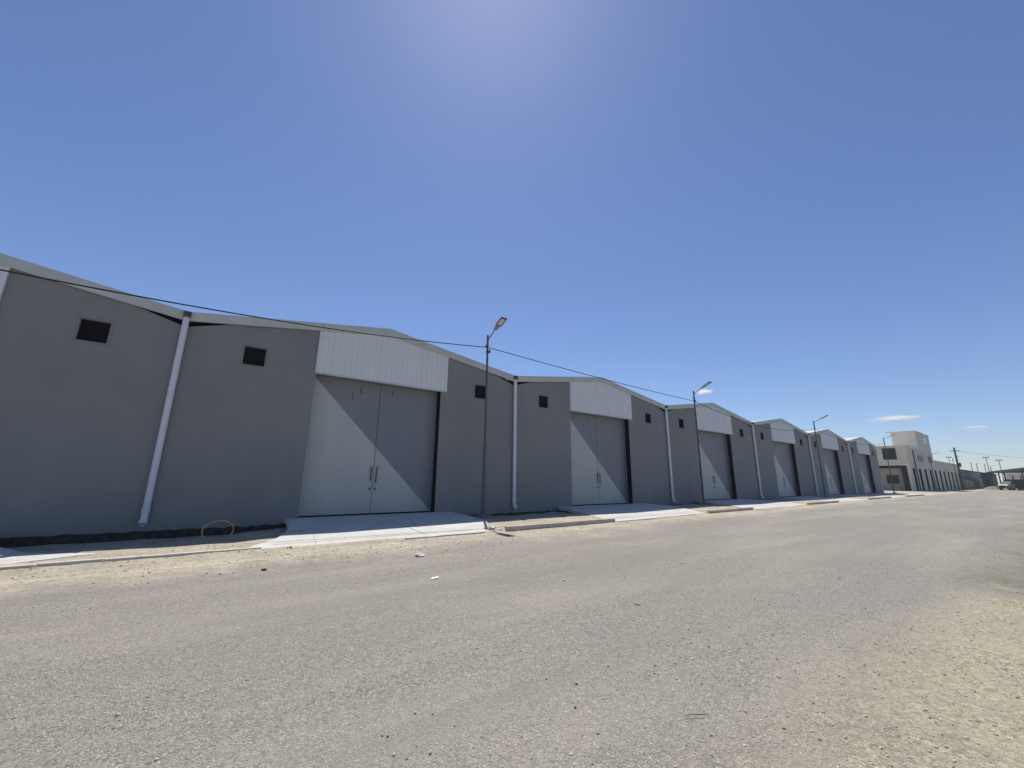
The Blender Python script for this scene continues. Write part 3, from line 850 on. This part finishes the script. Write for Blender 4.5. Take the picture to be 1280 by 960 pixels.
# dark blue shed under the canopy
r = empty('blue_shed', (196, 14.2, gz), 'dark blue-grey sheet shed under the canopy', 'shed')
m = MB(); m.prism_xz([(0, -.3), (14, -.3), (14, 4.4), (0, 4.9)], 0, 2.2); m.build('wall', MT['blue_shed'], r)
m = MB(); m.box(-0.05, -0.003, 0.5, 1.5, 0, 3.0); m.build('door', MT['black_frame'], r)
m = MB(); m.prism_xz([(-0.3, 4.93), (14.2, 4.43), (14.2, 4.53), (-0.3, 5.03)], -0.2, 2.4); m.build('roof', MT['dark_fascia'], r)
# canopy over the street
a = Vector((211, 16.0)); b = Vector((128, 0.5)); dr = (b - a); L_ = dr.length; ang = math.atan2(dr.y, dr.x)
r = empty('canopy', (a.x, a.y, gz), 'long flat dark canopy spanning the far end of the street', 'canopy', rz=ang)
m = MB(); m.box(0, L_, -0.0, 9, 5.05, 5.5) if False else m.box(0, L_, 0, 8, 5.12, 5.5); m.build('roof', MT['dark_fascia'], r)
m = MB(); m.box(-0.1, L_ + .1, -0.12, -0.003, 4.95, 5.56); m.build('fascia', MT['dark_fascia'], r)
for k in range(3):
    for y in (1.0, 7.0):
        m = MB(); x = 2 + k * 9
        m.box(x - .14, x + .14, y - .14, y + .14, -0.1, 5.11); m.build('column', MT['blue_shed'], r)
# long beige building behind
r = empty('beige_building', (262, 4.5, gz), 'pale beige long building behind the parked truck', 'building')
m = MB(); m.box(0, 12, 0, 11, -.3, 5.6); m.build('wall', MT['cream'], r)
m = MB(); m.box(-.4, 12.4, -.4, 11.4, 5.6, 5.85); m.build('roof', MT['cap'], r)
for k in range(5):
    m = MB(); y = 0.8 + k * 2.0; m.box(-0.05, -0.002, y, y + 0.35, 0.3, 5.0); m.build('pilaster_strip', MT['mullion'], r)
# sandy mound
m = MB(); n = 26; rings = 7
for a_ in range(rings + 1):
    for k in range(n):
        rr = 4.2 * a_ / rings; an = 2 * math.pi * k / n
        xx, yy = rr * math.cos(an) * 1.4, rr * math.sin(an) * 0.55
        m.v.append((xx, yy, 0.95 * math.cos(a_ / rings * 1.6) + 0.25 * noise.noise(Vector((xx, yy * 2, 1))) * (1 - a_ / rings) - 0.02))
for a_ in range(rings):
    for k in range(n): m.f.append((a_ * n + k, a_ * n + (k + 1) % n, (a_ + 1) * n + (k + 1) % n, (a_ + 1) * n + k)); m.smooth.append(True)
tag(m.build('sand_mound', MT['mound'], loc=(178, 13.2, gz)), 'low mound of sandy earth left of the parked truck', 'mound')
# tall dark utility pole
r = empty('utility_pole', (150, 15.9, gz), 'tall dark utility pole at the far end of the cream building', 'utility pole')
MB().tube([(0, 0, -.2), (0, 0, 10.4)], [0.24, 0.17], 10).build('pole', MT['rust'], r)
MB().box(-.06, .06, -0.9, 0.9, 9.5, 9.65).build('crossarm', MT['rust'], r)
MB().box(-.2, .2, -0.55, -0.18, 5.6, 6.6).build('transformer_box', MT['pole'], r)
o = MB().tube([(150 + 60 * t, 15.9 - 13 * t, 9.6 - 4 * .5 * t * (1 - t)) for t in [q / 20 for q in range(21)]], 0.03, 6).build('overhead_cable', MT['pole'])
tag(o, 'faint far cable running right from the tall dark utility pole', 'cable')
# floodlight masts
def mast(x, y, h, label):
    r = empty('floodlight_mast', (x, y, gz), label, 'floodlight mast', 'distant masts')
    MB().tube([(0, 0, 0), (0, 0, h)], [0.16, 0.10], 8).build('pole', MT['pole'], r)
    MB().box(-.1, .1, -0.9, 0.9, h, h + .15).build('crossarm', MT['pole'], r)
    for s in (-.7, 0, .7): MB().box(-.18, .18, s - .2, s + .2, h + .15, h + .5).build('floodlight', MT['pole'], r)
mast(271.5, 31.1, 13.0, 'distant floodlight mast rising above the cream building roof')
mast(271.5, 20.0, 12.6, 'tallest distant floodlight mast over the dark roof edge')
mast(271.5, 16.6, 11.3, 'rightmost distant floodlight mast above the canopy')
def far_lamp(x, y, h, label):
    r = empty('distant_pole', (x, y, gz), label, 'pole', 'distant poles')
    MB().tube([(0, 0, 0), (0, 0, h)], [0.17, 0.12], 8).build('pole', MT['pole'], r)
    MB().tube([(0, 0, h - .2), (-.5, -0.5, h + .25)], 0.06, 6).build('arm', MT['pole'], r)
for (y, h), l in zip([(24.8, 10.6), (23.2, 10.2), (20.95, 9.8), (19.4, 8.8)],
                     ['leftmost thin distant pole above the grey building', 'second thin distant pole above the grey building',
                      'thin distant pole just left of the tallest mast', 'short thin distant pole just right of the tallest mast']):
    far_lamp(271.5, y, h, l)

# ------------------------------------------------------------------ parked truck (nose along local +x)
tx, ty, _ = T(192, 10.7, 0)
r = empty('parked_truck', (tx, ty, gz), 'old cream-nosed truck with brown boarded load bed parked at the far end of the road', 'truck', rz=math.atan2(0.42, -0.9))
m = MB(); m.prism_xz([(0.2, 0.55), (3.0, 0.55), (3.0, 1.25), (2.6, 1.55), (1.3, 1.65), (0.2, 1.65)], -1.0, 1.0); m.build('body', MT['truck_cab'], r, bevel=0.06)
m = MB(); m.prism_xz([(0.2, 1.655), (1.45, 1.655), (1.0, 2.35), (0.2, 2.4)], -0.92, 0.92); cb = m.build('cab', MT['truck_box'], r, bevel=0.04)
m = MB(); m.prism_xz([(1.47, 1.70), (1.08, 2.27), (1.10, 2.29), (1.50, 1.71)], -0.8, 0.8); m.build('windscreen', MT['glass'], cb)
for s in (-1, 1):
    m = MB(); y0, y1 = sorted((s * 0.925, s * 0.94)); m.box(0.35, 1.0, y0, y1, 1.75, 2.25); m.build('side_window', MT['glass'], cb)
m = MB(); m.box(-3.2, 0.1, -1.1, 1.1, 0.85, 2.75); m.build('load_bed', MT['truck_box'], r, bevel=0.03)
m = MB()
for q in range(5): m.box(-3.22 + q * .8, -3.12 + q * .8, -1.15, 1.15, 0.7, 2.85)
m.build('stake', MT['truck_box'], r)
m = MB(); m.box(-3.0, 2.9, -0.4, 0.4, 0.45, 0.72); m.box(2.98, 3.12, -1.0, 1.0, 0.45, 0.68); m.build('chassis', MT['rubber'], r)
for x in (2.1, -1.3, -2.4):
    for s in (-1, 1):
        wv = MB().tube([(x, s * 0.72, 0.48), (x, s * 0.76, 0.48), (x, s * 0.98, 0.48), (x, s * 1.02, 0.48)], [0.42, 0.48, 0.48, 0.42], 20).build('wheel', MT['rubber'], r)
        MB().tube([(x, s * 1.015, 0.48), (x, s * 1.04, 0.48)], 0.24, 14).build('rim', MT['truck_cab'], wv)
for s in (-1, 1): MB().tube([(2.98, s * .75, 0.95), (3.04, s * .75, 0.95)], 0.13, 12).build('headlight', MT['lamp_glass'], r)
MB().box(3.003, 3.03, -0.5, 0.5, 0.8, 1.15).build('grille', MT['rubber'], r)

# ------------------------------------------------------------------ yellow hose standing in a loop
pts = []
for q in range(15):
    t = q / 14; pts.append((3.2 - 2.75 * t + .1, 13.75 + 0.25 * math.sin(t * 3) - .1, slab_top(2, 14) + 0.02 if t < .6 else -0.14 - .03 * t))
pts = []
cx_, cy0, cz_ = 0.38, 14.3, 0.0
for q in range(34):
    an = -0.55 + q / 33 * (2 * math.pi * 0.86)
    pts.append((cx_ + 0.36 * math.cos(an), cy0 + 0.22 * math.sin(an) * 0 + 0.25 * math.cos(an) * 0.4 + q * 0.004, 0.06 + 0.26 * math.sin(an)))
pts = [(p[0], p[1], max(p[2], -0.165)) for p in pts]
tail = [(0.62 + 0.32 * q, 14.42 + 0.06 * math.sin(q) - .02 * q, max(gh(0.62 + .32 * q, 14.4), slab_top(.62 + .32 * q, 14.4) if .62 + .32 * q > 1.9 else -9) + 0.03) for q in range(7)]
o = MB().tube(pts[::-1] + tail, 0.013, 8).build('garden_hose', MT['hose'])
tag(o, 'thin yellowish hose standing in a loop at the edge of the driveway slab', 'hose')

# ------------------------------------------------------------------ stones and debris
random.seed(11)
def stone_mesh(s, seed, flat=0.6):
    bm = bmesh.new(); bmesh.ops.create_icosphere(bm, subdivisions=2, radius=s)
    for v in bm.verts:
        k = 1 + 0.55 * noise.noise(v.co / s * 0.9 + Vector((seed * 7.1, 0, 0)))
        v.co *= k; v.co.z *= flat
    me = bpy.data.meshes.new('stone'); bm.to_mesh(me); bm.free(); return me
SI = [(4.14, 9.17, 0.11, 'pale_stone', 'pale angular rock lying at the far edge of the asphalt', 0.5),
      (1.09, 9.5, 0.05, 'dark_bit', 'small dark clod on the sand below the thin flush kerb', 0.5),
      (5.3, 4.07, 0.035, 'stone', 'small brown stone alone in the middle of the asphalt', 0.7),
      (5.34, 5.66, 0.03, 'pale_stone', 'small pale chip on the asphalt in the middle', 0.5),
      (8.55, 5.35, 0.035, 'pale_stone', 'small pale chip on the asphalt right of the middle', 0.5)]
for i, (x, y, s, mt, l, fl) in enumerate(SI):
    me = stone_mesh(s, i, fl); me.materials.append(MT[mt])
    o = bpy.data.objects.new('stone', me); link(o); o.location = (x, y, gh(x, y) + s * 0.25 + (.03 if 3 < y < 10 else 0) * (1 - abs(y - 6) / 4.2)); tag(o, l, 'stone')
for i, (x, y, s_, fl) in enumerate([(8.15, 12.25, 0.13, .5), (8.45, 12.55, 0.10, .6), (8.0, 12.75, 0.08, .6), (8.75, 12.2, 0.07, .5), (8.35, 12.0, 0.06, .6)]):
    me = stone_mesh(s_, 20 + i, fl); me.materials.append(MT['pale_stone'])
    o = bpy.data.objects.new('concrete_chunk', me); link(o); o.location = (x, y, gh(x, y) + s_ * 0.2); o.rotation_euler = (0, 0, i * 1.3)
    tag(o, 'broken pale concrete chunk on the sand by the nearest lamp and kerb end', 'rubble', 'broken concrete by the nearest lamp')
me = MB()
me.add([(0, 0, 0), (.22, .02, .01), (.25, .11, .03), (.12, .14, .015), (-.02, .1, .0), (0, 0, .006), (.22, .02, .016), (.25, .11, .036), (.12, .14, .021), (-.02, .1, .006)],
       [(0, 1, 2, 3, 4), (9, 8, 7, 6, 5), (0, 5, 6, 1), (1, 6, 7, 2), (2, 7, 8, 3), (3, 8, 9, 4), (4, 9, 5, 0)])
o = me.build('paper_scrap', MT['paper'], loc=(3.42, 7.0, base(3.4) + 0.03)); o.scale = (0.6, 0.6, 0.6); tag(o, 'flat white scrap lying on the road', 'litter')
o = MB().tube([(3.22, 2.10, -0.186), (3.28, 2.07, -0.176), (3.34, 2.03, -0.178), (3.42, 2.0, -0.19)], [0.002, 0.003, 0.003, 0.001], 6).build('twig', MT['dark_bit'])
tag(o, 'thin dark curved twig on the asphalt near the bottom edge', 'twig')

# loose pebbles: nobody could count them
def pebbles(name, label, n, fn, mat, seed):
    random.seed(seed); m = MB()
    t = (1 + 5 ** .5) / 2
    iv = [Vector(v).normalized() for v in [(-1, t, 0), (1, t, 0), (-1, -t, 0), (1, -t, 0), (0, -1, t), (0, 1, t), (0, -1, -t), (0, 1, -t), (t, 0, -1), (t, 0, 1), (-t, 0, -1), (-t, 0, 1)]]
    ifc = [(0, 11, 5), (0, 5, 1), (0, 1, 7), (0, 7, 10), (0, 10, 11), (1, 5, 9), (5, 11, 4), (11, 10, 2), (10, 7, 6), (7, 1, 8), (3, 9, 4), (3, 4, 2), (3, 2, 6), (3, 6, 8), (3, 8, 9), (4, 9, 5), (2, 4, 11), (6, 2, 10), (8, 6, 7), (9, 8, 1)]
    for _ in range(n):
        x, y, s = fn()
        rz = random.uniform(0, 6.3); ca, sa = math.cos(rz), math.sin(rz)
        ax, ay, az = s * random.uniform(.8, 1.5), s * random.uniform(.6, 1), s * random.uniform(.4, .8)
        z = gh(x, y) + az * 0.3 + (0.004 if 2.6 < y < 10.4 else 0) + (0.026 * max(0, 1 - abs(y - 6) / (3.1 if y < 6 else 4.2)) if 2.6 < y < 10.4 else 0)
        vs = []
        for v in iv:
            k = random.uniform(.8, 1.15); a_, b_ = v.x * ax * k, v.y * ay * k
            vs.append((x + a_ * ca - b_ * sa, y + a_ * sa + b_ * ca, z + v.z * az * k))
        m.add(vs, ifc)
    tag(m.build(name, mat), label, kind='stuff')
def fn_near():
    while True:
        x = random.uniform(1.2, 26); y = random.triangular(-1.5, 3.4, 1.0)
        if random.random() < (1.0 if x < 9 else 0.5): return x, y, random.choice([.005, .006, .008, .01, .014])
pebbles('gravel', 'loose gravel scattered over the near verge of the road', 4200, fn_near, MT['stone'], 3)
def fn_far():
    x = random.choice([random.uniform(-9, 12), random.uniform(-9, 30)]); y = random.triangular(8.8, 14.3, 11.2)
    for p_ in SLABS:
        if inside(p_, x, y) and random.random() < .85: return x, 10.9 + random.uniform(-1.2, .8), .015
    return x, y, random.choice([.008, .01, .012, .014, .018, .024])
pebbles('rubble', 'small stones and rubble in the sand along the pavement', 1500, fn_far, MT['stone'], 5)
def fn_road(): return random.uniform(-6, 16), random.uniform(2.6, 9.6), random.choice([.005, .006, .008, .012])
pebbles('grit', 'loose grit scattered on the asphalt', 700, fn_road, MT['stone'], 6)

# ------------------------------------------------------------------ small far clouds (real vapour, far beyond everything)
def cloud_mat(name, dens, scale):
    m = bpy.data.materials.new(name); m.use_nodes = True; t = m.node_tree
    t.nodes.remove(t.nodes['Principled BSDF'])
    v = t.nodes.new('ShaderNodeVolumePrincipled'); v.inputs['Color'].default_value = (1, 1, 1, 1); v.inputs['Anisotropy'].default_value = 0.35
    t.links.new(v.outputs[0], t.nodes['Material Output'].inputs['Volume'])
    co = t.nodes.new('ShaderNodeTexCoord')
    ln = t.nodes.new('ShaderNodeVectorMath'); ln.operation = 'LENGTH'; t.links.new(co.outputs['Object'], ln.inputs[0])
    nz = t.nodes.new('ShaderNodeTexNoise'); nz.inputs['Scale'].default_value = scale; nz.inputs['Detail'].default_value = 5
    t.links.new(co.outputs['Object'], nz.inputs['Vector'])
    a = t.nodes.new('ShaderNodeMath'); a.operation = 'SUBTRACT'; a.inputs[0].default_value = 1.0; t.links.new(ln.outputs['Value'], a.inputs[1])
    b = t.nodes.new('ShaderNodeMath'); b.operation = 'MULTIPLY_ADD'; t.links.new(nz.outputs['Fac'], b.inputs[0]); b.inputs[1].default_value = 1.6; b.inputs[2].default_value = -0.95
    c = t.nodes.new('ShaderNodeMath'); c.operation = 'ADD'; t.links.new(a.outputs[0], c.inputs[0]); t.links.new(b.outputs[0], c.inputs[1])
    d = t.nodes.new('ShaderNodeMath'); d.operation = 'MULTIPLY'; d.use_clamp = False; t.links.new(c.outputs[0], d.inputs[0]); d.inputs[1].default_value = dens
    e = t.nodes.new('ShaderNodeMath'); e.operation = 'MAXIMUM'; e.inputs[1].default_value = 0; t.links.new(d.outputs[0], e.inputs[0])
    t.links.new(e.outputs[0], v.inputs['Density'])
    return m
def cloud(d, dist, size, label, dens, scale=2.0):
    d = Vector(d).normalized()
    bm = bmesh.new(); bmesh.ops.create_icosphere(bm, subdivisions=3, radius=1.0)
    me = bpy.data.meshes.new('cloud'); bm.to_mesh(me); bm.free()
    me.materials.append(cloud_mat('cloud_vapour', dens, scale))
    o = bpy.data.objects.new('cloud', me); link(o)
    o.location = Vector((0, 0, 1.6)) + d * dist; o.scale = size
    o.rotation_euler = (0, 0, math.atan2(d.y, d.x) - math.pi / 2)
    tag(o, label, 'cloud', 'small far clouds')
cloud((.8698, .4546, .1935), 3000, (62, 40, 24), 'small white cloud beside the head of the second street lamp', 0.13, 2.6)
cloud((.9798, .1662, .1125), 3000, (125, 60, 18), 'long thin white cloud above the cream stone building', 0.10, 2.8)
cloud((.9933, .0737, .0894), 3000, (55, 40, 8), 'smallest faint cloud streak at the right edge of the sky', 0.12, 2.8)

# ------------------------------------------------------------------ dusty air over the whole place
hm = bpy.data.materials.new('dusty_air'); hm.use_nodes = True; t = hm.node_tree
t.nodes.remove(t.nodes['Principled BSDF'])
v = t.nodes.new('ShaderNodeVolumePrincipled'); v.inputs['Color'].default_value = (0.82, 0.90, 1.0, 1); v.inputs['Density'].default_value = 0.0003; v.inputs['Anisotropy'].default_value = 0.3
t.links.new(v.outputs[0], t.nodes['Material Output'].inputs['Volume'])
tag(MB().box(-2300, 2500, -2300, 2500, -1.9, 16.0).build('haze', hm), 'thin pale dusty air', kind='stuff')
